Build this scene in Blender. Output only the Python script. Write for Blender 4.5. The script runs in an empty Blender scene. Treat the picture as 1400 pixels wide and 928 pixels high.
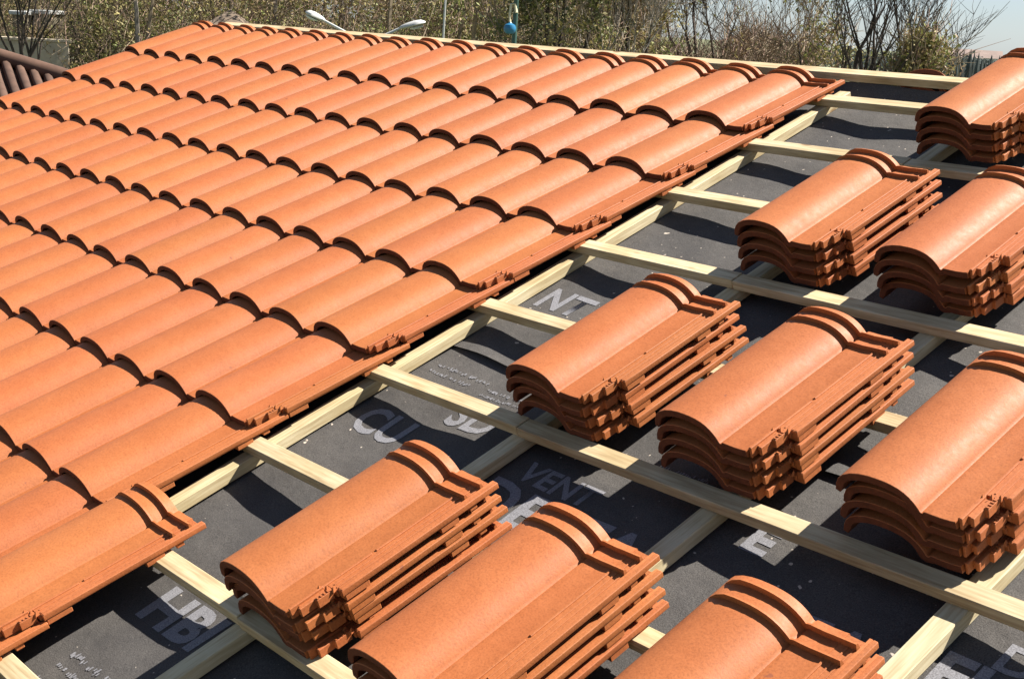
import bpy, bmesh, math, random
from mathutils import Vector, Matrix, Euler
random.seed(11)
SC = bpy.context.scene
COL = SC.collection
RAD = math.radians
rnd = random.uniform

# ------------------------------------------------------------------ frames
SLOPE = RAD(21.5)
RIDGE_Z = 3.75
ROOF = Matrix.Translation((0, 0, RIDGE_Z)) @ Matrix.Rotation(SLOPE, 4, 'X')   # (u along battens, v up the slope, n off the roof)
A, B = 0.2, 0.3426                       # cover width and gauge of the tiles
N_BAT, N_RAF, N_MEM = -0.0715, -0.0945, -0.1225

F_PX = 1890.3
R_UVN = Matrix(((0.65903005, 0.71892884, -0.2209541),
                (0.20465208, -0.45410209, -0.86712676),
                (-0.72373815, 0.52624388, -0.44639721)))      # camera right, down, forward in the roof frame
C_UVN = Vector((2.66877065, -2.79207994, 1.32923285))
CAM_P = ROOF @ C_UVN
rot = ROOF.to_3x3()
RIGHT, DOWN, FWD = [rot @ R_UVN[i] for i in range(3)]

def at(px, py, depth):
    """world point seen at photo pixel (1400 wide) at a depth in metres"""
    return CAM_P + depth * (FWD + (px - 700) / F_PX * RIGHT + (py - 464) / F_PX * DOWN)

# ------------------------------------------------------------------ materials
def nodes(name):
    m = bpy.data.materials.new(name); m.use_nodes = True
    nt = m.node_tree
    b = nt.nodes['Principled BSDF']
    return m, nt, b

def N(nt, t, **kw):
    n = nt.nodes.new(t)
    for k, v in kw.items():
        if k.startswith('i_'):
            n.inputs[k[2:].replace('_', ' ')].default_value = v
        else:
            setattr(n, k, v)
    return n

def ramp(nt, stops):
    r = nt.nodes.new('ShaderNodeValToRGB')
    e = r.color_ramp.elements
    while len(e) < len(stops): e.new(0.5)
    for el, (p, c) in zip(e, stops):
        el.position = p; el.color = (*c, 1) if len(c) == 3 else c
    return r

def mixc(nt, typ, fac, a, b):
    m = nt.nodes.new('ShaderNodeMix'); m.data_type = 'RGBA'; m.blend_type = typ
    for s, v in ((0, fac), (6, a), (7, b)):
        if hasattr(v, 'is_linked') or hasattr(v, 'links'):
            nt.links.new(v, m.inputs[s])
        else:
            m.inputs[s].default_value = v if s == 0 else (*v, 1)
    return m.outputs[2]

def coords(nt, scale=(1, 1, 1)):
    tc = nt.nodes.new('ShaderNodeTexCoord')
    oi = nt.nodes.new('ShaderNodeObjectInfo')
    mp = nt.nodes.new('ShaderNodeMapping'); mp.inputs['Scale'].default_value = scale
    ad = nt.nodes.new('ShaderNodeVectorMath'); ad.operation = 'ADD'
    sc = nt.nodes.new('ShaderNodeMath'); sc.operation = 'MULTIPLY'; sc.inputs[1].default_value = 37.0
    nt.links.new(oi.outputs['Random'], sc.inputs[0])
    nt.links.new(tc.outputs['Object'], ad.inputs[0]); nt.links.new(sc.outputs[0], ad.inputs[1])
    nt.links.new(ad.outputs[0], mp.inputs[0])
    return mp.outputs[0], oi.outputs['Random']

def mat_tile():
    m, nt, b = nodes('terracotta')
    co, rd = coords(nt)
    L = nt.links.new
    big = N(nt, 'ShaderNodeTexNoise', i_Scale=9.0, i_Detail=4.0, i_Roughness=0.6); L(co, big.inputs['Vector'])
    fine = N(nt, 'ShaderNodeTexNoise', i_Scale=260.0, i_Detail=3.0, i_Roughness=0.65); L(co, fine.inputs['Vector'])
    mid = N(nt, 'ShaderNodeTexNoise', i_Scale=55.0, i_Detail=5.0, i_Roughness=0.7); L(co, mid.inputs['Vector'])
    r1 = ramp(nt, [(0.32, (0.3060, 0.0908, 0.0266)), (0.52, (0.3223, 0.0993, 0.0302)), (0.72, (0.3386, 0.1094, 0.0353))])
    L(big.outputs[0], r1.inputs[0])
    r2 = ramp(nt, [(0.30, (0.74, 0.72, 0.70)), (0.5, (1, 1, 1)), (0.75, (1.14, 1.16, 1.18))])
    L(fine.outputs[0], r2.inputs[0])
    c = mixc(nt, 'MULTIPLY', 0.85, r1.outputs[0], r2.outputs[0])
    r3 = ramp(nt, [(0.35, (0.93, 0.92, 0.91)), (0.6, (1, 1, 1))]); L(mid.outputs[0], r3.inputs[0])
    c = mixc(nt, 'MULTIPLY', 0.7, c, r3.outputs[0])
    # per-tile firing tone
    hs = N(nt, 'ShaderNodeHueSaturation')
    mr = N(nt, 'ShaderNodeMapRange'); mr.inputs[3].default_value = 0.95; mr.inputs[4].default_value = 1.04
    L(rd, mr.inputs[0]); L(mr.outputs[0], hs.inputs['Value'])
    wn = N(nt, 'ShaderNodeTexWhiteNoise', noise_dimensions='1D'); L(rd, wn.inputs['W'])
    mh = N(nt, 'ShaderNodeMapRange'); mh.inputs[3].default_value = 0.497; mh.inputs[4].default_value = 0.5025
    L(wn.outputs[0], mh.inputs[0]); L(mh.outputs[0], hs.inputs['Hue'])
    L(c, hs.inputs['Color'])
    # a few small chips and dust specks
    sp = N(nt, 'ShaderNodeTexNoise', i_Scale=38.0, i_Detail=2.0); L(co, sp.inputs['Vector'])
    rs = ramp(nt, [(0.76, (0, 0, 0)), (0.79, (1, 1, 1))]); L(sp.outputs[0], rs.inputs[0])
    c2 = mixc(nt, 'MIX', rs.outputs[0], hs.outputs[0], (0.21, 0.065, 0.028))
    L(c2, b.inputs['Base Color'])
    rr = ramp(nt, [(0.3, (0.56,) * 3), (0.7, (0.68,) * 3)]); L(mid.outputs[0], rr.inputs[0])
    L(rr.outputs[0], b.inputs['Roughness'])
    b.inputs['Specular IOR Level'].default_value = 0.30
    bp = N(nt, 'ShaderNodeBump', i_Strength=0.22, i_Distance=0.0012); L(fine.outputs[0], bp.inputs['Height'])
    bp2 = N(nt, 'ShaderNodeBump', i_Strength=0.25, i_Distance=0.006); L(big.outputs[0], bp2.inputs['Height'])
    L(bp.outputs[0], bp2.inputs['Normal']); L(bp2.outputs[0], b.inputs['Normal'])
    return m

def mat_wood(name, lo, hi, axis):
    m, nt, b = nodes(name)
    s = [1, 1, 1]; s[axis] = 0.06
    co, rd = coords(nt, tuple(s))
    L = nt.links.new
    g = N(nt, 'ShaderNodeTexNoise', i_Scale=70.0, i_Detail=6.0, i_Roughness=0.6, i_Distortion=0.6); L(co, g.inputs['Vector'])
    r = ramp(nt, [(0.3, lo), (0.6, hi)]); L(g.outputs[0], r.inputs[0])
    co2, _ = coords(nt)
    k = N(nt, 'ShaderNodeTexNoise', i_Scale=7.0, i_Detail=4.0); L(co2, k.inputs['Vector'])
    rk = ramp(nt, [(0.35, (0.80, 0.74, 0.62)), (0.6, (1, 1, 1))]); L(k.outputs[0], rk.inputs[0])
    c = mixc(nt, 'MULTIPLY', 0.8, r.outputs[0], rk.outputs[0])
    s2 = [5.5, 5.5, 5.5]; s2[axis] = 2.6
    co3, _ = coords(nt, tuple(s2))
    vo = N(nt, 'ShaderNodeTexVoronoi', i_Scale=1.6); L(co3, vo.inputs['Vector'])
    kn = ramp(nt, [(0.0, (0.20, 0.12, 0.06)), (0.055, (0.50, 0.36, 0.22)), (0.10, (1, 1, 1))]); L(vo.outputs['Distance'], kn.inputs[0])
    c = mixc(nt, 'MULTIPLY', 0.9, c, kn.outputs[0])
    st = N(nt, 'ShaderNodeTexNoise', i_Scale=190.0, i_Detail=3.0); L(co, st.inputs['Vector'])
    rst = ramp(nt, [(0.35, (0.78, 0.72, 0.64)), (0.55, (1, 1, 1))]); L(st.outputs[0], rst.inputs[0])
    c = mixc(nt, 'MULTIPLY', 0.8, c, rst.outputs[0])
    hs = N(nt, 'ShaderNodeHueSaturation')
    mr = N(nt, 'ShaderNodeMapRange'); mr.inputs[3].default_value = 0.84; mr.inputs[4].default_value = 1.08
    L(rd, mr.inputs[0]); L(mr.outputs[0], hs.inputs['Value']); L(c, hs.inputs['Color'])
    L(hs.outputs[0], b.inputs['Base Color'])
    b.inputs['Roughness'].default_value = 0.75
    bp = N(nt, 'ShaderNodeBump', i_Strength=0.3, i_Distance=0.001); L(g.outputs[0], bp.inputs['Height']); L(bp.outputs[0], b.inputs['Normal'])
    return m

def mat_membrane():
    m, nt, b = nodes('membrane_fleece')
    co, rd = coords(nt)
    L = nt.links.new
    f = N(nt, 'ShaderNodeTexNoise', i_Scale=420.0, i_Detail=2.0, i_Roughness=0.7); L(co, f.inputs['Vector'])
    g = N(nt, 'ShaderNodeTexNoise', i_Scale=6.0, i_Detail=5.0, i_Roughness=0.65); L(co, g.inputs['Vector'])
    r = ramp(nt, [(0.3, (0.032, 0.0295, 0.0285)), (0.7, (0.092, 0.085, 0.080))]); L(f.outputs[0], r.inputs[0])
    r2 = ramp(nt, [(0.3, (0.72, 0.72, 0.74)), (0.7, (1.15, 1.13, 1.10))]); L(g.outputs[0], r2.inputs[0])
    c = mixc(nt, 'MULTIPLY', 1.0, r.outputs[0], r2.outputs[0])
    sp = N(nt, 'ShaderNodeTexNoise', i_Scale=60.0, i_Detail=1.0); L(co, sp.inputs['Vector'])
    rs = ramp(nt, [(0.75, (0, 0, 0)), (0.78, (1, 1, 1))]); L(sp.outputs[0], rs.inputs[0])
    c = mixc(nt, 'MIX', rs.outputs[0], c, (0.42, 0.36, 0.30))     # sawdust flecks
    L(c, b.inputs['Base Color']); b.inputs['Roughness'].default_value = 0.8
    b.inputs['Specular IOR Level'].default_value = 0.3
    bp = N(nt, 'ShaderNodeBump', i_Strength=0.4, i_Distance=0.002); L(f.outputs[0], bp.inputs['Height'])
    w = N(nt, 'ShaderNodeTexNoise', i_Scale=14.0, i_Detail=3.0); L(co, w.inputs['Vector'])
    bw = N(nt, 'ShaderNodeBump', i_Strength=0.5, i_Distance=0.01); L(w.outputs[0], bw.inputs['Height'])
    L(bp.outputs[0], bw.inputs['Normal']); L(bw.outputs[0], b.inputs['Normal'])
    return m

def mat_plain(name, c, rough=0.8, noise=8.0, var=0.25, spec=0.3, metal=0.0):
    m, nt, b = nodes(name)
    co, rd = coords(nt)
    g = N(nt, 'ShaderNodeTexNoise', i_Scale=noise, i_Detail=5.0, i_Roughness=0.65); nt.links.new(co, g.inputs['Vector'])
    r = ramp(nt, [(0.3, tuple(x * (1 - var) for x in c)), (0.7, tuple(min(1, x * (1 + var)) for x in c))])
    nt.links.new(g.outputs[0], r.inputs[0]); nt.links.new(r.outputs[0], b.inputs['Base Color'])
    b.inputs['Roughness'].default_value = rough; b.inputs['Specular IOR Level'].default_value = spec
    b.inputs['Metallic'].default_value = metal
    return m

def mat_leaf(name, c):
    m, nt, b = nodes(name)
    tc = nt.nodes.new('ShaderNodeTexCoord')
    g = N(nt, 'ShaderNodeTexNoise', i_Scale=0.9, i_Detail=4.0); nt.links.new(tc.outputs['Object'], g.inputs['Vector'])
    r = ramp(nt, [(0.3, tuple(x * 0.65 for x in c)), (0.7, tuple(x * 1.4 for x in c))])
    nt.links.new(g.outputs[0], r.inputs[0]); nt.links.new(r.outputs[0], b.inputs['Base Color'])
    b.inputs['Roughness'].default_value = 0.6; b.inputs['Specular IOR Level'].default_value = 0.25
    t = N(nt, 'ShaderNodeBsdfTranslucent'); nt.links.new(r.outputs[0], t.inputs[0])
    mx = N(nt, 'ShaderNodeMixShader', ); mx.inputs[0].default_value = 0.25
    nt.links.new(b.outputs[0], mx.inputs[1]); nt.links.new(t.outputs[0], mx.inputs[2])
    nt.links.new(mx.outputs[0], nt.nodes['Material Output'].inputs[0])
    return m

M_TILE = mat_tile()
M_SHADECLAY = mat_plain('shaded_clay', (0.1000, 0.0288, 0.0120), 0.85, 60.0, 0.25, 0.25)  # tile ends and underside: shade painted in as a darker clay colour
M_BAT = mat_wood('batten_pine', (0.375, 0.275, 0.155), (0.555, 0.455, 0.285), 0)
M_RAF = mat_wood('rafter_pine', (0.3840, 0.3080, 0.1760), (0.5200, 0.4480, 0.2880), 1)
M_MEM = mat_membrane()
M_INK = mat_plain('pale_ink', (0.1650, 0.1620, 0.1750), 0.8, 420.0, 0.55)
M_PLASTER = mat_plain('plaster', (0.50, 0.46, 0.40), 0.9, 3.0, 0.15)
M_CONC = mat_plain('grey_concrete', (0.52, 0.44, 0.33), 0.9, 1.5, 0.3)
M_OLDTILE = mat_plain('weathered_tile', (0.080, 0.044, 0.030), 0.9, 4.0, 0.4)
M_OLDPALE = mat_plain('lichen_tile', (0.1600, 0.1200, 0.0880), 0.9, 3.0, 0.35)
M_SHED = mat_plain('shed_boards', (0.17, 0.145, 0.10), 0.9, 2.5, 0.4)
M_DARKWOOD = mat_plain('dark_timber', (0.06, 0.045, 0.035), 0.85, 6.0, 0.4)
M_GALV = mat_plain('galvanised_steel', (0.4160, 0.4160, 0.4000), 0.5, 3.0, 0.1, 0.5, 0.3)
M_LAMPW = mat_plain('lamp_white', (0.4800, 0.4800, 0.4640), 0.4, 2.0, 0.06, 0.5)
M_GLASS = mat_plain('lamp_lens', (0.60, 0.63, 0.64), 0.25, 2.0, 0.06, 0.5)
M_GREENP = mat_plain('green_paint', (0.03, 0.075, 0.06), 0.5, 3.0, 0.2, 0.5)
M_BLUE = mat_plain('blue_enamel', (0.02, 0.14, 0.27), 0.3, 2.0, 0.1, 0.5)
M_YELP = mat_plain('cream_paint', (0.5280, 0.4640, 0.2880), 0.5, 2.0, 0.1, 0.4)
M_BARK = mat_plain('bark', (0.0600, 0.0464, 0.0376), 0.95, 7.0, 0.4)
M_BARKL = mat_plain('pale_bark', (0.1920, 0.1680, 0.1400), 0.95, 5.0, 0.4)
M_TWIG = mat_plain('twig', (0.2050, 0.1610, 0.1074), 0.95, 1.2, 0.4)
M_TWIGR = mat_plain('reddish_twig', (0.2245, 0.1513, 0.1171), 0.95, 1.2, 0.4)
M_OLIVE = mat_leaf('olive_leaf', (0.2538, 0.2147, 0.0830))
M_BROWNL = mat_leaf('dry_leaf', (0.2684, 0.1952, 0.1122))
M_GREENL = mat_leaf('green_leaf', (0.1806, 0.1952, 0.0605))
M_DKGREEN = mat_leaf('dark_leaf', (0.0976, 0.1035, 0.0439))
M_FAR = mat_leaf('far_leaf', (0.0680, 0.0800, 0.0736))
M_ROOFFAR = mat_plain('far_roof', (0.20, 0.15, 0.13), 0.9, 0.5, 0.2)
M_WHITEF = mat_plain('far_white_wall', (0.72, 0.71, 0.68), 0.9, 0.5, 0.06)
M_WINDOW = mat_plain('window_dark', (0.05, 0.06, 0.07), 0.2, 1.0, 0.1, 0.5)

def mat_ground():
    m, nt, b = nodes('rough_grass')
    tc = nt.nodes.new('ShaderNodeTexCoord')
    g = N(nt, 'ShaderNodeTexNoise', i_Scale=0.25, i_Detail=8.0, i_Roughness=0.7); nt.links.new(tc.outputs['Object'], g.inputs['Vector'])
    r = ramp(nt, [(0.35, (0.10, 0.085, 0.05)), (0.5, (0.085, 0.095, 0.035)), (0.7, (0.06, 0.08, 0.025))])
    nt.links.new(g.outputs[0], r.inputs[0]); nt.links.new(r.outputs[0], b.inputs['Base Color']); b.inputs['Roughness'].default_value = 0.95
    return m
M_GROUND = mat_ground()

# ------------------------------------------------------------------ object helpers
def mesh_obj(name, bm, mats, parent=None, smooth=None):
    me = bpy.data.meshes.new(name)
    bm.normal_update(); bm.to_mesh(me); bm.free()
    for m in (mats if isinstance(mats, (list, tuple)) else [mats]): me.materials.append(m)
    if smooth is not None:
        for p in me.polygons: p.use_smooth = True
        me.set_sharp_from_angle(angle=RAD(smooth))
    o = bpy.data.objects.new(name, me); COL.objects.link(o)
    if parent: o.parent = parent
    return o

def tag(o, label=None, cat=None, group=None, kind=None):
    if label: o['label'] = label
    if cat: o['category'] = cat
    if group: o['group'] = group
    if kind: o['kind'] = kind
    return o

def empty(name, loc=(0, 0, 0), rz=0):
    o = bpy.data.objects.new(name, None); COL.objects.link(o)
    o.location = loc; o.rotation_euler = (0, 0, rz); o.empty_display_size = 0.1
    return o

def box(bm, x0, x1, y0, y1, z0, z1, bev=0.0, mi=0):
    vs = [bm.verts.new(p) for p in ((x0, y0, z0), (x1, y0, z0), (x1, y1, z0), (x0, y1, z0), (x0, y0, z1), (x1, y0, z1), (x1, y1, z1), (x0, y1, z1))]
    fs = [bm.faces.new([vs[i] for i in q]) for q in ((3, 2, 1, 0), (4, 5, 6, 7), (0, 1, 5, 4), (1, 2, 6, 5), (2, 3, 7, 6), (3, 0, 4, 7))]
    for f in fs: f.material_index = mi
    if bev:
        ed = {e for f in fs for e in f.edges}
        bmesh.ops.bevel(bm, geom=list(ed), offset=bev, segments=1, affect='EDGES', profile=0.5)

def tube(bm, pts, rads, seg=6, mi=0, cap=True):
    rings = []
    for i, p in enumerate(pts):
        p = Vector(p)
        d = (Vector(pts[min(i + 1, len(pts) - 1)]) - Vector(pts[max(i - 1, 0)]))
        if d.length < 1e-9: d = Vector((0, 0, 1))
        d.normalize()
        a = d.cross(Vector((0.3, 0.1, 1)) if abs(d.z) < 0.95 else Vector((1, 0, 0))).normalized(); b = d.cross(a)
        rings.append([bm.verts.new(p + rads[i] * (math.cos(t) * a + math.sin(t) * b)) for t in [2 * math.pi * k / seg for k in range(seg)]])
    for r0, r1 in zip(rings, rings[1:]):
        for k in range(seg):
            bm.faces.new((r0[k], r0[(k + 1) % seg], r1[(k + 1) % seg], r1[k])).material_index = mi
    if cap and seg > 2:
        bm.faces.new(rings[0][::-1]).material_index = mi; bm.faces.new(rings[-1]).material_index = mi

def lathe(bm, prof, seg=16, org=(0, 0, 0), mi=0):
    org = Vector(org); rings = []
    for r, z in prof:
        rings.append([bm.verts.new(org + Vector((max(r, 1e-4) * math.cos(2 * math.pi * k / seg), max(r, 1e-4) * math.sin(2 * math.pi * k / seg), z))) for k in range(seg)])
    for r0, r1 in zip(rings, rings[1:]):
        for k in range(seg):
            bm.faces.new((r0[k], r0[(k + 1) % seg], r1[(k + 1) % seg], r1[k])).material_index = mi
    bm.faces.new(rings[0][::-1]).material_index = mi; bm.faces.new(rings[-1]).material_index = mi

# ------------------------------------------------------------------ the roof tile
LEN = 0.428
PROF = [(-0.0660, -0.0460), (-0.0640, -0.0350), (-0.0585, -0.0232), (-0.049, -0.0138), (-0.034, -0.0062), (-0.017, -0.0018), (0.000, 0.0), (0.014, -0.0002),
        (0.028, -0.0010), (0.041, -0.0030), (0.053, -0.0064), (0.063, -0.0110), (0.072, -0.0172), (0.079, -0.0240), (0.0835, -0.0296), (0.0865, -0.0342), (0.0885, -0.0378), (0.0905, -0.0392), (0.0930, -0.0390), (0.0950, -0.0358),
        (0.099, -0.0352), (0.110, -0.0360), (0.125, -0.0366), (0.140, -0.0360), (0.149, -0.0350)]
def taper(p, v):
    """the roll is a little lower and narrower at the head than at the nose"""
    k = min(1.0, max(0.0, v / 0.43)); u, n = p
    return (u, -0.036 + (n + 0.036) * (1 - 0.11 * k)) if n > -0.036 else (u, n)
TH = 0.0132
def offset_prof(pr, d):
    out = []
    for i, (x, y) in enumerate(pr):
        x0, y0 = pr[max(i - 1, 0)]; x1, y1 = pr[min(i + 1, len(pr) - 1)]
        l = math.hypot(x1 - x0, y1 - y0); nx, ny = -(y1 - y0) / l, (x1 - x0) / l
        out.append((x + nx * d, y + ny * d))
    return out

def sweep(bm, loop, stations, shape=None):
    """closed cross-section loop [(u,n)] swept along v"""
    rings = []
    for s in stations:
        v, du, dn = s if isinstance(s, tuple) else (s, 0, 0)
        rings.append([bm.verts.new((x + du, v, y + dn)) for x, y in loop])
    n = len(loop)
    for r0, r1 in zip(rings, rings[1:]):
        for k in range(n):
            bm.faces.new((r0[k], r0[(k + 1) % n], r1[(k + 1) % n], r1[k]))
    return rings

def body_mesh():
    bm = bmesh.new()
    bot = offset_prof(PROF, -TH)
    bot[0] = (PROF[0][0] + 0.009, PROF[0][1] - 0.0035)
    for k in range(1, len(bot)):                                  # keep the underside inside the lip
        bot[k] = (max(bot[k][0], bot[k - 1][0] + 0.0004), min(bot[k][1], PROF[k][1] - (0.006 if k < 3 else 0.010)))
    top_in = offset_prof(PROF, -0.0008); bot_in = offset_prof(bot, 0.0010)
    n = len(PROF)
    rings = []
    def ring(v, t, b):
        dz = [taper(p, v)[1] - p[1] for p in PROF]
        rings.append([bm.verts.new((x, v, y + d)) for (x, y), d in zip(t, dz)] + [bm.verts.new((x, v, y + d)) for (x, y), d in reversed(list(zip(b, dz)))])
    ring(0.0, top_in, bot_in); ring(0.0009, PROF, bot)
    for v in (0.07, 0.16, 0.25, 0.34): ring(v, PROF, bot)
    ring(LEN - 0.0016, PROF, bot); ring(LEN, top_in, bot_in)
    m = 2 * n
    for r0, r1 in zip(rings, rings[1:]):
        for k in range(m):
            f = bm.faces.new((r0[k], r0[(k + 1) % m], r1[(k + 1) % m], r1[k]))
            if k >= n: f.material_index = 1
    for r, flip in ((rings[0], False), (rings[-1], True)):
        for k in range(n - 1):
            q = (r[k], r[k + 1], r[m - 2 - k], r[m - 1 - k])
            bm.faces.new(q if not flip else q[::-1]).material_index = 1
    # hanging nib under the head of the pan
    box(bm, 0.105, 0.135, 0.392, 0.410, -0.064, -0.047)
    bmesh.ops.recalc_face_normals(bm, faces=bm.faces)
    return bm

def lock_mesh():
    bm = bmesh.new()
    b = 0.0010
    # plate of the interlock beside the pan, with small ridges
    box(bm, 0.1480, 0.1880, 0.082, LEN - 0.002, -0.0470, -0.0358, b)
    for v0, v1 in ((0.074, 0.178), (0.187, 0.362)):
        box(bm, 0.1500, 0.1550, v0, v1, -0.0370, -0.0330, b)
    box(bm, 0.1640, 0.1675, 0.090, LEN - 0.012, -0.0370, -0.0344, 0.0006)
    box(bm, 0.1760, 0.1795, 0.088, LEN - 0.008, -0.0370, -0.0342, 0.0006)
    # outer rail with a rounded crown, running to the proud tip at the head
    loop = [(0.1855, -0.0440), (0.1850, -0.0330), (0.1865, -0.0312), (0.1925, -0.0309), (0.1932, -0.0320), (0.1950, -0.0320), (0.1957, -0.0307), (0.2016, -0.0309), (0.2028, -0.0320), (0.2028, -0.0405), (0.2015, -0.0425), (0.1960, -0.0440)]
    r = sweep(bm, loop, [(0.0860, 0, -0.0012), (0.0880, 0, 0), (0.16, 0, 0), (0.30, 0, 0), (LEN + 0.003, 0, 0), (LEN + 0.005, -0.001, -0.0012)])
    bm.faces.new(r[0]); bm.faces.new(r[-1][::-1])
    # blocks under the rail, leaving a dark slot between them
    box(bm, 0.168, 0.1995, 0.090, 0.140, -0.0560, -0.0438, b)
    box(bm, 0.168, 0.1990, 0.298, 0.338, -0.0560, -0.0438, b)
    box(bm, 0.170, 0.1970, 0.366, 0.382, -0.0540, -0.0438, b)
    box(bm, 0.160, 0.1860, 0.088, 0.400, -0.0520, -0.0465, b)
    # ragged front tab whose edge runs back towards the side
    box(bm, 0.1480, 0.1560, 0.010, 0.076, -0.0500, -0.0335, b)
    box(bm, 0.1550, 0.1610, 0.004, 0.073, -0.0490, -0.0285, b)
    box(bm, 0.1600, 0.1690, 0.020, 0.071, -0.0480, -0.0330, b)
    box(bm, 0.1680, 0.1760, 0.016, 0.068, -0.0470, -0.0305, b)
    box(bm, 0.1750, 0.1840, 0.046, 0.078, -0.0470, -0.0300, b)
    for k in range(4):
        box(bm, 0.1765, 0.1835, 0.048 + k * 0.007, 0.0510 + k * 0.007, -0.0305, -0.0282)
    for (u, v) in ((0.1565, 0.066), (0.1700, 0.074), (0.1850, 0.079)):   # torn burrs
        a = [bm.verts.new(p) for p in ((u - 0.004, v - 0.006, -0.034), (u + 0.004, v - 0.003, -0.034), (u, v + 0.007, -0.034), (u + 0.001, v + 0.001, -0.0235))]
        for q in ((0, 1, 3), (1, 2, 3), (2, 0, 3), (2, 1, 0)): bm.faces.new([a[i] for i in q])
    for w in bm.verts: w.co.x = 0.148 + (w.co.x - 0.148) * 0.80; w.co.z -= 0.003 * max(0, (w.co.x - 0.148) / 0.04)
    bmesh.ops.recalc_face_normals(bm, faces=bm.faces)
    return bm

def rib_mesh(v0, h):
    bm = bmesh.new()
    pr = [p for p in PROF if p[0] > -0.052]
    pr[-1] = (0.176, -0.0355)
    hh = [h * min(1.0, max(0.06, (q[0] + 0.052) / 0.030)) for q in pr]
    up = offset_prof(pr, h); upb = offset_prof(pr, h * 0.9); base = offset_prof(pr, -0.003)
    secs = []
    sh = lambda p, q: (p[0], p[1] + taper(q, v0)[1] - q[1])
    mixp = lambda o, q, k: (q[0] + (o[0] - q[0]) * k / h, q[1] + (o[1] - q[1]) * k / h)
    up = [sh(mixp(a, q, k), q) for a, q, k in zip(up, pr, hh)]; upb = [sh(mixp(a, q, k), q) for a, q, k in zip(upb, pr, hh)]; base = [sh(a, q) for a, q in zip(base, pr)]
    for (x, y), (ux, uy), (bx, by), (cx, cy) in zip(pr, up, base, upb):
        secs.append([bm.verts.new((bx, v0, by)), bm.verts.new((ux, v0 + 0.0008, uy)), bm.verts.new((cx, v0 + 0.0045, cy)), bm.verts.new((bx, v0 + 0.0085, by))])
    for s0, s1 in zip(secs, secs[1:]):
        for k in range(3): bm.faces.new((s0[k], s0[k + 1], s1[k + 1], s1[k]))
    bm.faces.new(secs[0]); bm.faces.new(secs[-1][::-1])
    bmesh.ops.recalc_face_normals(bm, faces=bm.faces)
    return bm

protoA = mesh_obj('clay_tile', body_mesh(), [M_TILE, M_SHADECLAY], None, 38)
P_LOCK = mesh_obj('side_lock', lock_mesh(), M_TILE, protoA, 30)
P_RIB1 = mesh_obj('head_rib', rib_mesh(0.368, 0.0085), M_TILE, protoA, 35)
P_RIB2 = mesh_obj('head_rib', rib_mesh(0.405, 0.0092), M_TILE, protoA, 35)
PARTS = {'lock': P_LOCK, 'rib1': P_RIB1, 'rib2': P_RIB2}
first_tile = [True]

def put_tile(mat, label, group, parts):
    if first_tile[0] and len(parts) == 3:
        first_tile[0] = False; t = protoA
    else:
        t = protoA.copy(); COL.objects.link(t)
        for p in parts:
            c = PARTS[p].copy(); COL.objects.link(c); c.parent = t
    t.matrix_world = mat
    t['label'] = label; t['category'] = 'roof tile'; t['group'] = group; t['kind'] = 'thing'
    return t

ORD = ['first', 'second', 'third', 'fourth', 'fifth', 'sixth', 'seventh', 'eighth', 'ninth', 'tenth', 'eleventh', 'twelfth', 'thirteenth',
       'fourteenth', 'fifteenth', 'sixteenth', 'seventeenth', 'eighteenth', 'nineteenth', 'twentieth', 'twenty first']
TILT = math.atan(0.0165 / B)
COURSE = ['top course along the ridge', 'second course below the ridge', 'third course below the ridge', 'fourth course below the ridge', 'fifth course below the ridge',
          'sixth course below the ridge', 'seventh course below the ridge', 'eighth course below the ridge', 'ninth course below the ridge']
last_col = {0: -18, 1: -18, 2: -18, 3: -18, 4: -17, 5: -14, 6: -11, 7: -8, 8: -6}
for r in range(9):
    c0 = 0 if r < 7 else 1
    k = 0
    for c in range(c0, last_col[r] - 1, -1):
        jit = Euler((rnd(-0.004, 0.004), rnd(-0.009, 0.009), rnd(-0.007, 0.007))).to_matrix().to_4x4()
        m = ROOF @ Matrix.Translation((c * A + rnd(-0.002, 0.002), -r * B + rnd(-0.0035, 0.0035), rnd(-0.001, 0.001))) @ Matrix.Rotation(-TILT, 4, 'X') @ jit
        parts = []
        if c == c0: parts.append('lock')
        if r == 0 or (c == c0 and r == 7): parts += ['rib1', 'rib2']
        which = 'last tile at the open edge' if c == c0 else ('left verge tile' if c == -18 else ORD[k] + ' from the open edge')
        put_tile(m, 'orange tile laid in the %s, %s' % (COURSE[r], which), 'laid roof tiles', parts)
        k += 1

# stacks of four tiles resting across two battens
N_TOP = N_BAT + 0.0507 + 3 * 0.0288
stacks = [(0.758, 0.035, 'stack just below the ridge beam at right'),
          (0.741, -0.663, 'left stack in the upper row'), (1.114, -0.660, 'right stack in the upper row'),
          (0.723, -1.368, 'left stack in the middle row'), (1.122, -1.357, 'centre stack in the middle row'), (1.522, -1.362, 'right stack in the middle row'),
          (0.751, -2.078, 'left stack in the front row'), (1.146, -2.084, 'centre stack in the front row'), (1.536, -2.072, 'right stack in the front row')]
LEVEL = ['bottom tile', 'second tile from the bottom', 'third tile from the bottom', 'top tile']
for su, sv, nm in stacks:
    for k in range(4):
        jit = Euler((rnd(-0.003, 0.003), rnd(-0.006, 0.006), rnd(-0.014, 0.014))).to_matrix().to_4x4()
        ju, jv = (0, 0) if k == 3 else (rnd(-0.005, 0.006), rnd(-0.008, 0.008))
        m = ROOF @ Matrix.Translation((su + ju, sv + jv, N_TOP - (3 - k) * 0.0288 + (0 if k == 3 else rnd(-0.0025, 0.0025)))) @ jit
        put_tile(m, '%s of the %s' % (LEVEL[k], nm), 'tiles of the ' + nm, ['lock', 'rib1', 'rib2'])

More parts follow.
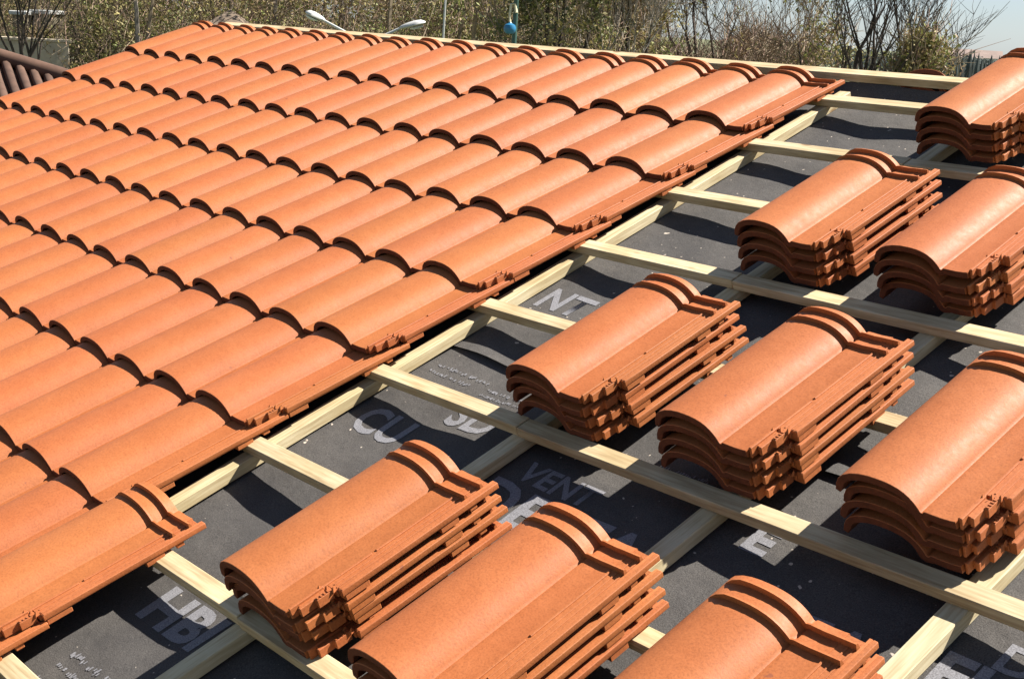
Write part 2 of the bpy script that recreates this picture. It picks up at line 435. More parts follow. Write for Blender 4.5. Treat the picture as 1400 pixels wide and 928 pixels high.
# ------------------------------------------------------------------ battens, rafters, ridge beam
def timber(name, u0, u1, v0, v1, n0, n1, mat, label, cat, group, wav=0):
    bm = bmesh.new()
    cu, cv, cn = (u0 + u1) / 2, (v0 + v1) / 2, (n0 + n1) / 2
    box(bm, u0 - cu, u1 - cu, v0 - cv, v1 - cv, n0 - cn, n1 - cn, 0.0015)
    o = mesh_obj(name, bm, mat)
    o.matrix_world = ROOF @ Matrix.Translation((cu, cv, cn)) @ Matrix.Rotation(wav, 4, 'Z')
    return tag(o, label, cat, group)

RCEN = [-0.33, 0.179, 0.690, 1.197, 1.687, 2.18, 2.67, 3.15]
nail_spots = []
for k in range(1, -10, -1):
    v = k * B - 0.027
    j = RCEN[2] if k % 2 == 0 else RCEN[3]
    nmr = ORD[1 - k] + ' batten row below the ridge'
    timber('batten', -3.63, j - 0.0015, v, v + 0.040, N_RAF, N_BAT, M_BAT, 'pale pine batten in the %s, piece running under laid tiles' % nmr, 'batten', 'roof battens', rnd(-0.0003, 0.0003))
    timber('batten', j + 0.0015, 3.3, v - 0.002, v + 0.038, N_RAF, N_BAT - 0.001, M_BAT, 'pale pine batten in the %s, piece right of the joint' % nmr, 'batten', 'roof battens', rnd(-0.0003, 0.0003))
RNAME = ['rafter hidden under the laid tiles', 'sunlit rafter along the open edge of laid tiles', 'second rafter from the laid tiles, under the batten joints',
         'third rafter from the laid tiles, in stack shade', 'fourth rafter from the laid tiles, at bottom right', 'fifth rafter from the laid tiles, out at right',
         'sixth rafter from the laid tiles, far right', 'seventh rafter from the laid tiles, right end']
for u, nm in zip(RCEN, RNAME):
    timber('rafter', u - 0.0195, u + 0.0195, -3.35, 0.440, N_MEM + 0.001, N_RAF - 0.0005, M_RAF, 'pale pine ' + nm, 'rafter', 'roof rafters')
timber('ridge_beam', -3.62, 3.3, 0.512, 0.552, -0.0945, -0.070, M_BAT, 'long pale ridge beam crossing the top of the roof', 'ridge beam', None)

# ------------------------------------------------------------------ membrane
def sag(u, v):
    dip = -0.0045 * (1 - math.cos(2 * math.pi * (u - 0.1705) / 0.494))          # hangs a little between the rafters
    return dip + 0.0020 * math.sin(u * 12.5 + 0.7) * math.sin(v * 7 + u) + 0.0016 * math.sin(v * 19 + 2 * math.sin(u * 5)) + 0.0012 * math.sin(u * 31 + v * 23)

def sheet(name, u0, u1, v0, v1, n, label, lift=0.0, nu=200, nv=90):
    bm = bmesh.new(); g = []
    for j in range(nv + 1):
        row = []
        for i in range(nu + 1):
            u = u0 + (u1 - u0) * i / nu; v = v0 + (v1 - v0) * j / nv
            # free lower edge stands up a little between the rafters
            e = max(0, 1 - (v - v0) / 0.10) ** 2
            ph = 0.5 + 0.5 * math.sin((u - 0.143) / 0.5 * 2 * math.pi - 1.2)
            row.append(bm.verts.new((u, v + 0.006 * math.sin(u * 9) * e, n + sag(u, v) + lift * e * ph + max(0.0, v - 0.455) / 0.06 * 0.030 * (v1 > 0))))
        g.append(row)
    for j in range(nv):
        for i in range(nu):
            bm.faces.new((g[j][i], g[j][i + 1], g[j + 1][i + 1], g[j + 1][i]))
    o = mesh_obj(name, bm, M_MEM, None, 60)
    o.matrix_world = ROOF
    return tag(o, label, 'roofing membrane', 'underlay sheets')
M_LOW = sheet('underlay_membrane', -3.62, 3.3, -3.35, -1.12, N_MEM - 0.004, 'lower sheet of dark grey printed roofing underlay with white lettering', 0.0)
M_UP = sheet('underlay_membrane', -3.62, 3.3, -1.170, 0.515, N_MEM - 0.0005, 'upper sheet of dark grey roofing underlay below the ridge', 0.009)

def lettering(txt, u, v, h, parent, n0, bold=0.0, squeeze=1.0, spacing=1.0):
    cu = bpy.data.curves.new('lettering', 'FONT'); cu.body = txt; cu.size = h / 0.72; cu.offset = bold; cu.space_character = spacing; cu.resolution_u = 3
    o = bpy.data.objects.new('tmp', cu); COL.objects.link(o)
    bpy.context.view_layer.update()
    dg = bpy.context.evaluated_depsgraph_get()
    me = bpy.data.meshes.new_from_object(o.evaluated_get(dg))
    bpy.data.objects.remove(o)
    for w in me.vertices:
        uu, vv = u + 0.049 + w.co.x * squeeze, v - 0.033 + w.co.y
        w.co = Vector((uu, vv, n0 + sag(uu, vv) + 0.0011))
    me.materials.clear(); me.materials.append(M_INK)
    ob = bpy.data.objects.new('printed_lettering', me); COL.objects.link(ob); ob.parent = parent
    return ob
NL, NU = N_MEM - 0.004, N_MEM - 0.0005
lettering('NT', 0.172, -0.893, 0.090, M_UP, NU, 0.0035, 0.86)
for (t, u, v, h, b, q) in [('SD', 0.378, -1.367, 0.088, 0.0035, 0.95), ('CU', 0.182, -1.487, 0.088, 0.0035, 0.95),
                           ('HBI', 0.352, -2.125, 0.090, 0.005, 1.15), ('FIA', 1.655, -1.508, 0.085, 0.004, 1.0), ('DELTA', 0.665, -1.555, 0.100, 0.004, 1.02),
                           ('VENT', 1.80, -1.55, 0.10, 0.005, 1.0), ('E', 1.222, -1.385, 0.07, 0.004, 1.1), ('ELTA', 1.27, -1.560, 0.1, 0.004, 0.95), ('DELTA', 0.68, -2.26, 0.09, 0.004, 1.0), ('VENT', 0.70, -1.44, 0.06, 0.002, 0.95), ('DELTA', 1.72, -1.42, 0.06, 0.002, 1.0), ('NT', 1.83, -1.52, 0.1, 0.004, 0.9)]:
    lettering(t, u, v, h, M_LOW, NL, b, q)
def fine_print(u, v, h, n, parent, n0):
    """rows of tiny illegible print: word-like runs of short strokes"""
    bm = bmesh.new(); v -= 0.033; x = u + 0.049
    for wd in range(n):
        for ch in range(random.randint(3, 8)):
            wc = h * rnd(0.35, 0.6)
            for q in range(random.randint(1, 3)):
                x0 = x + rnd(0, wc * 0.7); y0 = v + rnd(0, h * 0.5); x1 = x0 + rnd(0.15, 0.3) * h; y1 = y0 + rnd(0.35, 0.6) * h
                bm.faces.new([bm.verts.new((a, c, n0 + sag(a, c) + 0.0015)) for a, c in ((x0, y0), (x1, y0), (x1, y1), (x0, y1))])
            x += wc * 1.25
        x += h * 0.6
    return mesh_obj('printed_lettering', bm, M_INK, parent)
for (u, v, h, n) in [(0.180, -1.214, 0.014, 3), (0.178, -1.243, 0.014, 3), (0.375, -1.233, 0.013, 3), (0.372, -1.254, 0.012, 3), (0.354, -2.270, 0.018, 3), (0.357, -2.300, 0.014, 3),
                  (0.355, -2.350, 0.02, 3), (0.935, -1.270, 0.012, 3), (0.932, -1.290, 0.012, 3), (0.936, -1.310, 0.012, 3)]:
    fine_print(u, v, h, n, M_LOW, NL)

# rear slope of the same roof, and the walls below
REAR = Matrix.Translation(ROOF @ Vector((0, 0.535, -0.055))) @ Matrix.Rotation(-SLOPE, 4, 'X')
bm = bmesh.new(); box(bm, -3.62, 3.3, 0.02, 3.9, -0.105, -0.1)
o = mesh_obj('underlay_membrane', bm, M_MEM); o.matrix_world = REAR
tag(o, 'dark grey underlay on the rear slope beyond the ridge beam', 'roofing membrane', 'underlay sheets')
bm = bmesh.new()
eave_f = ROOF @ Vector((0, -3.2, -0.2)); eave_r = REAR @ Vector((0, 3.7, -0.15)); apex = ROOF @ Vector((0, 0.54, -0.21))
def prism(bm, pts_yz, x0, x1):
    a = [bm.verts.new((x0, y, z)) for y, z in pts_yz]; b = [bm.verts.new((x1, y, z)) for y, z in pts_yz]
    bm.faces.new(a); bm.faces.new(b[::-1]); n = len(a)
    for k in range(n): bm.faces.new((a[k], b[k], b[(k + 1) % n], a[(k + 1) % n]))
prism(bm, [(eave_f.y, 0.0), (eave_r.y, 0.0), (eave_r.y, eave_r.z), (apex.y, apex.z - 0.02), (eave_f.y, eave_f.z)], -3.4, 3.1)
bmesh.ops.recalc_face_normals(bm, faces=bm.faces)
house = mesh_obj('house_shell', bm, M_PLASTER)
tag(house, 'plastered house body carrying the half tiled roof', 'house')

# tiles waiting on the rear slope, just showing over the ridge beam
def rear_stack(u, dv, n0, nm, n):
    for k in range(n):
        m = REAR @ Matrix.Translation((u, dv, n0 + k * 0.0288))
        put_tile(m, '%s of the %s' % (LEVEL[k if k < n - 1 else 3].replace(' from the bottom', ' up'), nm), 'tiles of the ' + nm, ['lock', 'rib1', 'rib2'])
rear_stack(0.345, 0.07, -0.022, 'red tile pile peeping over the ridge beam', 3)
rear_stack(0.615, 0.10, -0.010, 'dark red tile pile behind the ridge at far right', 3)

# ------------------------------------------------------------------ ground
bm = bmesh.new()
S = 900
g = [[bm.verts.new((-S + 2 * S * i / 30, -S + 2 * S * j / 30, 0)) for i in range(31)] for j in range(31)]
for j in range(30):
    for i in range(30): bm.faces.new((g[j][i], g[j][i + 1], g[j + 1][i + 1], g[j + 1][i]))
tag(mesh_obj('ground', bm, M_GROUND), 'rough grassy ground around the house', None, None, 'structure')

# ------------------------------------------------------------------ vegetation
def leaf(bm, p, s, mi):
    n = Vector((rnd(-1, 1), rnd(-1, 1), rnd(-0.6, 1)))
    if n.length < 0.05: n = Vector((0, 0, 1))
    n.normalize(); a = n.orthogonal().normalized(); b = n.cross(a)
    t = rnd(0, 6.28); a, b = math.cos(t) * a + math.sin(t) * b, -math.sin(t) * a + math.cos(t) * b
    q = (p - a * s, p + b * s * 0.42, p + a * s, p - b * s * 0.42)
    f = bm.faces.new([bm.verts.new(x) for x in q]); f.material_index = mi

def twig(bm, p, d, l, r, mi):
    e1 = p + d * l * 0.5 + Vector((rnd(-1, 1), rnd(-1, 1), rnd(-1, 1))) * l * 0.07
    e2 = p + d * l + Vector((rnd(-1, 1), rnd(-1, 1), rnd(-1, 1))) * l * 0.12
    tube(bm, (p, e1, e2), (r, r * 0.75, r * 0.35), 3, mi, False)

def grow(bm, p, d, l, r, depth, out, up=0.25, mi=0, seg=5, spread=0.6, minr=0.006):
    n = 3; pts = [p]; rads = [r]; q = p.copy(); dd = d.copy()
    for i in range(n):
        dd = (dd + Vector((rnd(-1, 1), rnd(-1, 1), rnd(-0.6, 0.9) * 1)) * 0.16 + Vector((0, 0, up * 0.15))).normalized()
        q = q + dd * (l / n); pts.append(q.copy()); rads.append(max(minr, r * (1 - 0.42 * (i + 1) / n)))
    tube(bm, pts, rads, seg if r > 0.03 else 3, mi, False)
    if depth == 0:
        out.append((q, dd)); return
    k = random.choice((2, 3, 3)) if depth > 1 else 4
    for i in range(k):
        s = pts[-1] if i < 2 else pts[random.choice((1, 2))]
        nd = (dd + Vector((rnd(-1, 1), rnd(-1, 1), rnd(-0.5, 1))) * spread).normalized()
        grow(bm, s, nd, l * rnd(0.62, 0.86), rads[-1] * rnd(0.6, 0.85), depth - 1, out, up, mi, seg, spread, minr)

def bare_tree(loc, h, trunk_r, label, stems=1, depth=5, leafy=0, lm=0, lean=(0, 0, 1), mats=None, spread=0.55, name='bare_tree', ivy=0):
    root = empty(name, loc)
    bt = bmesh.new(); bc = bmesh.new(); tips = []
    for s in range(stems):
        d = (Vector(lean) + Vector((rnd(-1, 1), rnd(-1, 1), 0)) * (0.16 if stems > 1 else 0.03)).normalized()
        th = h * rnd(0.24, 0.34)
        base = Vector((rnd(-1, 1), rnd(-1, 1), 0)) * (0.3 if stems > 1 else 0) - Vector((0, 0, 0.1))
        pts = [base + d * th * t + Vector((math.sin(t * 4 + s), math.cos(t * 3 + s), 0)) * 0.05 * h / 8 for t in (0, 0.3, 0.65, 1)]
        tube(bt, pts, [trunk_r * 1.3, trunk_r, trunk_r * 0.88, trunk_r * 0.75], 9, 0, False)
        if ivy:
            for q in range(ivy):
                t = rnd(0, 1); c = base + d * th * t; a = rnd(0, 6.28); leaf(bc, c + Vector((math.cos(a), math.sin(a), 0)) * (trunk_r + rnd(0, 0.12)), 0.06, 1)
        for q in range(4):
            nd = (d + Vector((rnd(-1, 1), rnd(-1, 1), rnd(-0.1, 0.6))) * (0.25 if q == 0 else 0.75)).normalized()
            grow(bc, pts[-1] if q < 3 else pts[2], nd, h * 0.21, trunk_r * rnd(0.42, 0.62), depth, tips, 0.35, 0, 6, spread)
    for p, d in tips:
        for q in range(3):
            twig(bc, p, (d + Vector((rnd(-1, 1), rnd(-1, 1), rnd(-0.7, 0.8))) * 0.8).normalized(), rnd(0.35, 0.8), 0.007, 0)
        for q in range(leafy):
            leaf(bc, p + Vector((rnd(-1, 1), rnd(-1, 1), rnd(-1, 1))) * 0.35, rnd(0.05, 0.1), random.choice((1, 2)))
    ms = mats or [M_BARK, M_OLIVE, M_GREENL]
    mesh_obj('trunk', bt, ms[0], root, 50)
    mesh_obj('crown', bc, [ms[0] if leafy == 0 else M_TWIG, ms[1], ms[2]], root)
    return tag(root, label, 'tree')

def thicket(bm, pts_fn, clumps, leaves, twigs, leaf_s, weights):
    """clumps of leaves and twigs spread through a volume"""
    for c in range(clumps):
        p, R = pts_fn()
        mi = random.choices((0, 1, 2, 3), weights)[0]
        for i in range(leaves):
            o = Vector((random.gauss(0, 1), random.gauss(0, 1), random.gauss(0, 0.8))) * R * 0.5
            m2 = mi if random.random() < 0.75 else random.choices((0, 1, 2, 3), weights)[0]
            if p.z + o.z > 0.05: leaf(bm, p + o, leaf_s * rnd(0.6, 1.4), m2)
        for i in range(twigs):
            o = Vector((rnd(-1, 1), rnd(-1, 1), rnd(-1, 0.5))) * R
            if p.z + o.z < 0.1: continue
            d = Vector((rnd(-0.7, 0.7), rnd(-0.7, 0.7), rnd(0.1, 1))).normalized()
            twig(bm, p + o, d, rnd(0.5, 1.6), rnd(0.006, 0.016), random.choice((4, 4, 5)))

def ground_at(px, depth):
    p = at(px, 0, depth); return Vector((p.x, p.y, 0))

# the far wood behind the ridge, one mass across the left two thirds
bm = bmesh.new()
def wood_pt():
    px = rnd(-250, 885); D = rnd(36, 62)
    if px < 110: D = rnd(50, 70)
    g = ground_at(px, D); g.z = rnd(0.2, 9.5) if random.random() < 0.35 else rnd(0.2, 6.0)
    return g, rnd(0.6, 1.5)
thicket(bm, wood_pt, 2000, 130, 17, 0.062, (6, 3, 3, 2.0))
for i in range(150):                                              # slim stems of the wood
    px = rnd(-250, 925); D = rnd(36, 66) if px > 180 else rnd(52, 70)
    g = ground_at(px, D); h = rnd(5, 10); l = Vector((rnd(-0.12, 0.12), rnd(-0.12, 0.12), 1))
    tube(bm, [g, g + l * h * 0.4 + Vector((rnd(-.2, .2), rnd(-.2, .2), 0)), g + l * h], [rnd(0.05, 0.12), 0.06, 0.02], 5, random.choice((4, 4, 6)), False)
tag(mesh_obj('woodland', bm, [M_OLIVE, M_BROWNL, M_GREENL, M_DKGREEN, M_TWIG, M_TWIGR, M_BARKL]), 'dense olive brown early spring wood beyond the ridge', 'wood', None, 'stuff')

# low brush under the open sky at right
bm = bmesh.new()
def brush_pt():
    px = rnd(905, 1110); D = rnd(34, 52)
    g = ground_at(px, D)
    top = 3.05 + 0.35 * math.sin(px * 0.05)
    if 1010 < px < 1110: top = 3.9
    g.z = rnd(0.2, top); return g, rnd(0.35, 0.7)
thicket(bm, brush_pt, 330, 40, 34, 0.055, (3, 6, 1.2, 1))
tag(mesh_obj('brushwood', bm, [M_OLIVE, M_BROWNL, M_GREENL, M_DKGREEN, M_TWIG, M_TWIGR, M_BARKL]), 'tangled reddish brown brushwood between the bare trees', 'brush', None, 'stuff')

def bush(px, D, h, w, label, weights, name='leafy_bush', clumps=60, leaves=60):
    g = ground_at(px, D); root = empty(name, g)
    bt = bmesh.new(); bc = bmesh.new()
    for i in range(5):
        d = Vector((rnd(-.5, .5) * w / h, rnd(-.5, .5) * w / h, 1))
        tube(bt, [Vector((rnd(-.1, .1), rnd(-.1, .1), -0.1)), d * h * 0.4, d * h * 0.75], [0.08, 0.05, 0.015], 6, 0, False)
    def f():
        z = rnd(0.15, 1) ** 0.8 * h
        rr = w * 0.5 * math.sqrt(max(0.02, 1 - (max(0, z / h - 0.35) / 0.65) ** 2)) * math.sqrt(random.random())
        a = rnd(0, 6.28); return Vector((rr * math.cos(a), rr * math.sin(a), z * 0.93)), rnd(0.25, 0.5)
    thicket(bc, f, clumps, int(leaves * 1.3), 5, 0.055, weights)
    mesh_obj('trunk', bt, M_BARK, root); mesh_obj('crown', bc, [M_OLIVE, M_BROWNL, M_GREENL, M_DKGREEN, M_TWIG, M_TWIGR], root)
    return tag(root, label, 'tree' if 'tree' in name else 'bush')
bush(1268, 30, 4.55, 1.6, 'green and rust evergreen bush standing under open sky at right', (6, 4, 6, 0.5), 'leafy_bush', 90, 75)
bush(1150, 33, 5.2, 2.2, 'pale green ivy clad bush left of the forked bare tree', (5, 2, 5, 0.3), 'leafy_bush', 46, 38)
bush(760, 30, 7.5, 3.2, 'dark evergreen tree right of the green lamp post', (3, 1, 3, 7), 'evergreen_tree', 130, 80)
bush(868, 32, 7.0, 2.0, 'brown leaved tree at the right edge of the wood', (4, 6, 1, 2), 'leafy_tree', 90, 60)
bush(150, 46, 5.0, 3.2, 'dark green bush in front of the wood at upper left', (2, 1, 4, 6), 'leafy_bush', 70, 60)
bush(42, 43, 3.15, 2.6, 'olive scrub bush over the grey garden wall in front of the white roofed sheds', (6, 3, 3, 1), 'leafy_bush', 60, 60)
bush(130, 40, 3.9, 1.8, 'olive bush at the right end of the grey garden wall', (6, 2, 3, 1), 'leafy_bush', 40, 45)

bare_tree(ground_at(968, 38), 8.5, 0.15, 'bare winter tree with spreading limbs left of the brush', depth=4, spread=0.62)
bare_tree(ground_at(1205, 31), 8.5, 0.14, 'forked bare tree with ivy on its twin trunks at right', stems=2, depth=4, spread=0.5, leafy=0, ivy=300)
bare_tree(ground_at(1228, 33), 6.0, 0.05, 'leaning bare tree with fine twigs reaching into the sky', stems=1, depth=3, lean=(0.16, 0.10, 1), spread=0.5)
bare_tree(ground_at(1085, 42), 8.0, 0.10, 'slender bare tree between the brushwood and the forked tree', depth=4, leafy=2)
bare_tree(ground_at(838, 29), 7.0, 0.07, 'pale barked slim tree before the brown leaved tree', depth=4, mats=[M_BARKL, M_OLIVE, M_GREENL])
bare_tree(ground_at(930, 44), 7.5, 0.08, 'small bare tree at the edge of the wood', depth=4, leafy=1)
bare_tree(ground_at(32, 35), 8, 0.07, 'dark stemmed bare tree before the grey garden wall', stems=3, depth=4)

# far tree line
bm = bmesh.new()
def far_pt():
    px = rnd(1000, 1750); D = rnd(190, 330); g = ground_at(px, D)
    g.z = rnd(0.3, 1.6 + 1.6 * (0.5 + 0.5 * math.sin(px * 0.11)) * rnd(0.4, 1)); return g, rnd(0.8, 2.0)
thicket(bm, far_pt, 420, 40, 0, 0.42, (1, 0, 0, 0))
for i in range(110):
    g = ground_at(rnd(1285, 1600), rnd(150, 220)); h = rnd(1.6, 4.2)
    tube(bm, [g, g + Vector((0, 0, h * 0.5)), g + Vector((0, 0, h))], [0.45, 0.3, 0.02], 5, 0, False)
tag(mesh_obj('distant_tree_line', bm, [M_FAR, M_FAR, M_FAR, M_FAR, M_TWIG, M_TWIG]), 'bluish far tree line under the sky at right', 'tree line', None, 'stuff')

def far_house(px, D, w, d, h, label):
    g = ground_at(px, D); r = empty('distant_house', g, RAD(35)); tag(r, label, 'house')
    bm = bmesh.new(); box(bm, -w / 2, w / 2, -d / 2, d / 2, 0, h); mesh_obj('wall', bm, M_WHITEF, r)
    bm = bmesh.new(); prism(bm, [(-d / 2 - .3, h + .01), (d / 2 + .3, h + .01), (0, h + d * 0.22)], -w / 2 - .3, w / 2 + .3); bmesh.ops.recalc_face_normals(bm, faces=bm.faces)
    mesh_obj('roof', bm, M_ROOFFAR, r)
    for x in (-w * 0.25, w * 0.25):
        bm = bmesh.new(); box(bm, x - .5, x + .5, -d / 2 - .04, -d / 2 + .02, 0.9, 2.1); mesh_obj('window', bm, M_WINDOW, r)
far_house(1316, 260, 9, 7, 2.6, 'white house far off, left one under the tree line')
far_house(1346, 280, 9, 7, 2.6, 'white house far off, right one under the tree line')

# ------------------------------------------------------------------ neighbouring structures
# grey garden wall far left, with pale blocks on top of the bank
p0 = ground_at(-120, 37); p1 = ground_at(94, 38)
def wall_between(name, p0, p1, h, th, mat, label, cat, z0=0):
    d = (p1 - p0); L = d.length; ang = math.atan2(d.y, d.x)
    o = empty(name, (p0.x, p0.y, z0), ang); tag(o, label, cat)
    n = max(1, int(L / 1.6))
    for i in range(n):
        bm = bmesh.new(); box(bm, i * L / n + 0.012, (i + 1) * L / n - 0.012, 0, th, 0, h, 0.01); mesh_obj('panel', bm, mat, o)
    bm = bmesh.new(); box(bm, -0.05, L + 0.05, -0.04, th + 0.04, h + 0.002, h + 0.08, 0.01); mesh_obj('coping', bm, mat, o)
    return o
wall_between('garden_wall', p0, p1, 2.72, 0.15, M_CONC, 'weathered grey concrete panel wall at far left', 'wall')
def pale_box(px0, px1, py, D, label):
    a, b_ = ground_at(px0, D), ground_at(px1, D); z = at((px0 + px1) / 2, py, D).z
    d = b_ - a; L = d.length
    o = empty('garden_shed', a, math.atan2(d.y, d.x)); tag(o, label, 'shed')
    bm = bmesh.new(); box(bm, 0.05, L - 0.05, 0, 1.6, 0, z - 0.12); mesh_obj('wall', bm, M_SHED, o)
    bm = bmesh.new(); box(bm, -0.05, L + 0.05, -0.12, 1.75, z - 0.118, z + 0.02, 0.02); mesh_obj('roof', bm, M_LAMPW, o)
pale_box(15, 36, 16, 47.0, 'white roofed shed in the wood, left one')
pale_box(43, 67, 15, 47.5, 'white roofed shed in the wood, right one')

# dark old tiled roof just beyond the left verge
def old_roof():
    D = 13.0
    a = at(-60, 70, D); b_ = at(92, 116, D)                       # descending upper edge
    root = empty('old_outbuilding', (a.x, a.y, 0)); tag(root, 'old outbuilding with dark weathered tile roof at the left edge', 'outbuilding')
    e = (b_ - a); down = (at(20, 135, D - 1.2) - at(0, 75, D))
    down = down - e.normalized() * 0; org = Vector((a.x, a.y, 0))
    bm = bmesh.new(); bd = bmesh.new()
    nrm = e.cross(down).normalized(); nrm = nrm if nrm.z > 0 else -nrm
    L = e.length; n = int(L / 0.125)
    dn = down.normalized()
    for i in range(n):
        s = a + e * ((i + 0.5) / n) - org
        pts = [s + dn * t for t in (0, 0.4, 0.8, 1.2, 1.6)]
        tube(bm, [p + nrm * 0.03 for p in pts], [0.040, 0.045, 0.042, 0.046, 0.047], 8, 0)
    q = [a - org, b_ - org, b_ - org + dn * 1.6, a - org + dn * 1.6]
    lo = [bm.verts.new(x - nrm * 0.02) for x in q]; hi = [bm.verts.new(x) for x in q]
    bm.faces.new(hi); bm.faces.new(lo[::-1])
    for k in range(4): bm.faces.new((hi[k], lo[k], lo[(k + 1) % 4], hi[(k + 1) % 4]))
    bmesh.ops.recalc_face_normals(bm, faces=bm.faces)
    mesh_obj('roof', bm, M_OLDTILE, root, 60)
    tube(bd, [a - org + nrm * 0.07, b_ - org + nrm * 0.07], [0.075, 0.075], 10, 0)
    mesh_obj('ridge_cap', bd, M_OLDTILE, root, 60)
    bw = bmesh.new()
    base = [Vector((x.x, x.y, 0)) for x in q]; top = [x - nrm * 0.05 for x in q]
    vb = [bw.verts.new(x) for x in base]; vt = [bw.verts.new(x) for x in top]
    for k in range(4): bw.faces.new((vb[k], vb[(k + 1) % 4], vt[(k + 1) % 4], vt[k]))
    mesh_obj('wall', bw, M_PLASTER, root)
old_roof()

# pyramid roof of a pavilion showing over the ridge
pt = at(315, 13, 36); g = Vector((pt.x, pt.y, 0))
root = empty('garden_pavilion', g, RAD(48)); tag(root, 'small pavilion with pointed lichen brown roof behind the ridge', 'pavilion')
H = pt.z; s = 2.0
bm = bmesh.new()
ap = bm.verts.new((0, 0, H)); cs = [bm.verts.new((x * s, y * s, H - 1.5)) for x, y in ((-1, -1), (1, -1), (1, 1), (-1, 1))]
for k in range(4): bm.faces.new((cs[k], cs[(k + 1) % 4], ap))
bm.faces.new(cs[::-1]); mesh_obj('roof', bm, M_OLDPALE, root)
bm = bmesh.new(); box(bm, -1.75, 1.75, -1.75, 1.75, 0, H - 1.503); mesh_obj('wall', bm, M_PLASTER, root)

# double-arm street lamp
def street_lamp():
    D = 32.0
    j = at(501, 60, D); root = empty('street_lamp', (j.x, j.y, 0)); tag(root, 'double armed grey street lamp with white heads behind the ridge', 'street lamp')
    org = Vector((j.x, j.y, 0))
    bm = bmesh.new(); lathe(bm, [(0.11, 0), (0.11, 0.6), (0.06, 0.65), (0.05, j.z - 0.05), (0.055, j.z + 0.03)], 12); mesh_obj('pole', bm, M_GALV, root, 40)
    for (px, py, qx, qy) in ((444, 29, 418, 17), (547, 39, 582, 31)):
        a = at(px, py, D) - org; e = at(qx, qy, D) - org
        bm = bmesh.new(); tube(bm, [j - org - Vector((0, 0, .02)), (j - org) * 0.5 + a * 0.5, a], [0.038, 0.034, 0.03], 8); arm = mesh_obj('arm', bm, M_LAMPW, root, 40)
        d = e - a; l = d.length; d.normalize(); side = d.cross(Vector((0, 0, 1))).normalized(); up = side.cross(d)
        bm = bmesh.new(); rings = []
        for t, w, h in ((0, .04, .04), (.08, .075, .06), (.3, .10, .085), (.6, .15, .10), (.85, .14, .085), (1, .05, .03)):
            c = a + d * l * t
            rings.append([bm.verts.new(c + side * w * math.cos(k * math.pi / 6) + up * h * (math.sin(k * math.pi / 6) * (1 if math.sin(k * math.pi / 6) > 0 else 0.45))) for k in range(12)])
        for r0, r1 in zip(rings, rings[1:]):
            for k in range(12): bm.faces.new((r0[k], r0[(k + 1) % 12], r1[(k + 1) % 12], r1[k]))
        bm.faces.new(rings[0]); bm.faces.new(rings[-1]); bmesh.ops.recalc_face_normals(bm, faces=bm.faces)
        hd = mesh_obj('lamp_head', bm, M_LAMPW, root, 50)
        bm = bmesh.new(); c = a + d * l * 0.62 - up * 0.05
        rings = [[bm.verts.new(c + side * w * math.cos(k * math.pi / 6) + d * w * 1.5 * math.sin(k * math.pi / 6) - up * z) for k in range(12)] for w, z in ((.11, 0), (.10, .03), (.05, .055))]
        for r0, r1 in zip(rings, rings[1:]):
            for k in range(12): bm.faces.new((r0[k], r0[(k + 1) % 12], r1[(k + 1) % 12], r1[k]))
        bm.faces.new(rings[-1]); bmesh.ops.recalc_face_normals(bm, faces=bm.faces)
        mesh_obj('lens', bm, M_GLASS, hd, 50)
street_lamp()

# thin mast
g = ground_at(605, 27); bm = bmesh.new()
root = empty('mast', g); tag(root, 'thin pale metal mast left of the green lamp post', 'mast')
top = at(607, -60, 27); base = at(605, 60, 27); dirv = (top - base).normalized()
bt = g; lathe(bm, [(0.025, 0.0), (0.022, 3.0), (0.018, 6.6), (0.004, 6.65)], 8); o = mesh_obj('pole', bm, M_GALV, root, 40)
bm = bmesh.new(); lathe(bm, [(0.09, -0.02), (0.09, 0.03), (0.03, 0.05)], 10); mesh_obj('base_plate', bm, M_GALV, root)
root.rotation_euler = (0, RAD(1.2), 0)

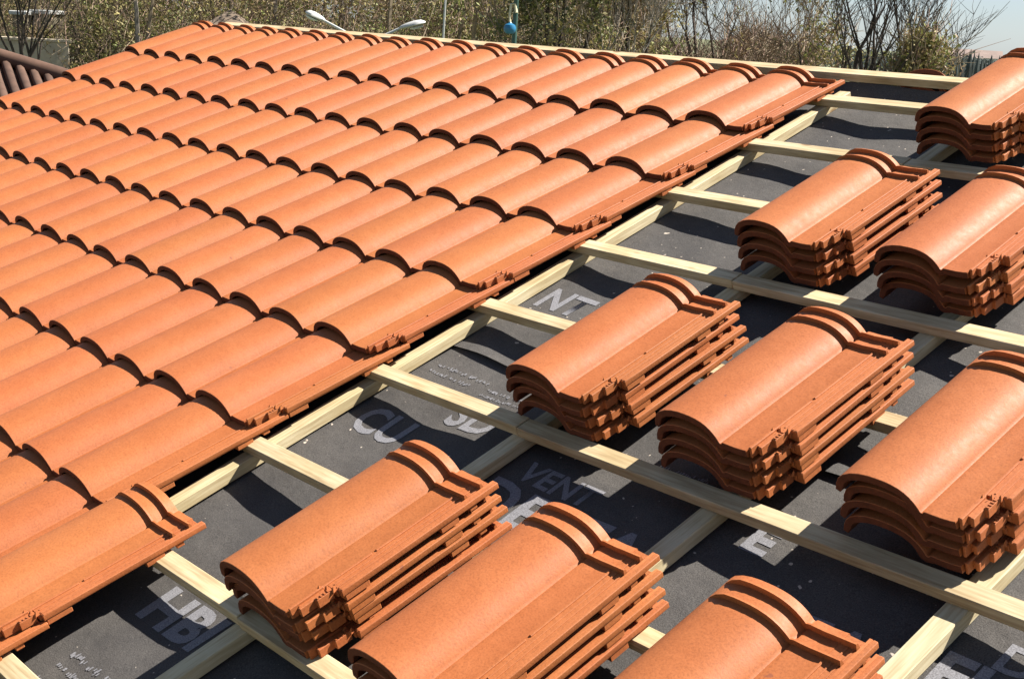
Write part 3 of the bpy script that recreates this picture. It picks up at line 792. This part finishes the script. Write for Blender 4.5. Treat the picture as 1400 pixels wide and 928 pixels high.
# dark green lamp post with blue lantern
g = ground_at(706, 24)
root = empty('lamp_post', g); tag(root, 'dark green lamp post with round blue lantern and cream bracket', 'lamp post')
gl = at(697, 40, 24) - g; zz = at(706, 40, 24).z
bm = bmesh.new(); lathe(bm, [(0.09, 0), (0.09, 0.5), (0.05, 0.55), (0.04, 5.6), (0.05, 5.62), (0.002, 5.75)], 10); mesh_obj('pole', bm, M_GREENP, root, 40)
bm = bmesh.new(); lathe(bm, [(0.02, -0.085), (0.07, -0.075), (0.105, -0.03), (0.11, 0.02), (0.09, 0.07), (0.03, 0.10), (0.02, 0.12)], 14, gl); mesh_obj('lantern', bm, M_BLUE, root, 40)
bm = bmesh.new(); a = at(706, -2, 24) - g; tube(bm, [at(706, 18, 24) - g, at(704, 6, 24) - g, at(699, 8, 24) - g + Vector((0, 0, .02)), at(697, 20, 24) - g, gl + Vector((0, 0, 0.1))], [0.028, 0.03, 0.028, 0.022, 0.02], 8); mesh_obj('bracket', bm, M_YELP, root, 40)

# ------------------------------------------------------------------ light, sky, camera
ld = rot @ Vector((-0.60, -1.60, -1.0)); ld.normalize()           # direction sunlight travels
sun = bpy.data.lights.new('sun', 'SUN'); so = bpy.data.objects.new('sun', sun); COL.objects.link(so)
so.rotation_euler = ld.to_track_quat('-Z', 'Y').to_euler(); sun.energy = 5.0; sun.angle = RAD(0.5); sun.color = (1.0, 0.95, 0.86)
w = bpy.data.worlds.new('World'); SC.world = w; w.use_nodes = True
nt = w.node_tree; bg = nt.nodes['Background']
sky = nt.nodes.new('ShaderNodeTexSky'); sky.sky_type = 'NISHITA'; sky.sun_disc = False
sd = -ld
sky.sun_elevation = math.asin(sd.z); sky.sun_rotation = math.atan2(sd.x, sd.y); sky.air_density = 1.0; sky.dust_density = 0.3; sky.ozone_density = 2.0; sky.altitude = 100
hsv = nt.nodes.new('ShaderNodeHueSaturation'); hsv.inputs['Saturation'].default_value = 0.62; nt.links.new(sky.outputs[0], hsv.inputs['Color'])
nt.links.new(mixc(nt, 'MULTIPLY', 1.0, hsv.outputs[0], (0.60, 0.68, 0.80)), bg.inputs[0]); bg.inputs[1].default_value = 0.05

cam = bpy.data.cameras.new('camera'); co = bpy.data.objects.new('camera', cam); COL.objects.link(co)
m3 = Matrix((RIGHT, -DOWN, -FWD)).transposed()
co.matrix_world = Matrix.Translation(CAM_P) @ m3.to_4x4()
cam.sensor_fit = 'HORIZONTAL'; cam.sensor_width = 36; cam.lens = 36 * F_PX / 1400
cam.clip_start = 0.05; cam.clip_end = 3000
SC.camera = co
SC.view_settings.view_transform = 'Standard'; SC.view_settings.look = 'None'
SC.view_settings.exposure = 1.62; SC.view_settings.gamma = 1.0
SC.view_settings.use_curve_mapping = False
SC.render.engine = 'CYCLES'
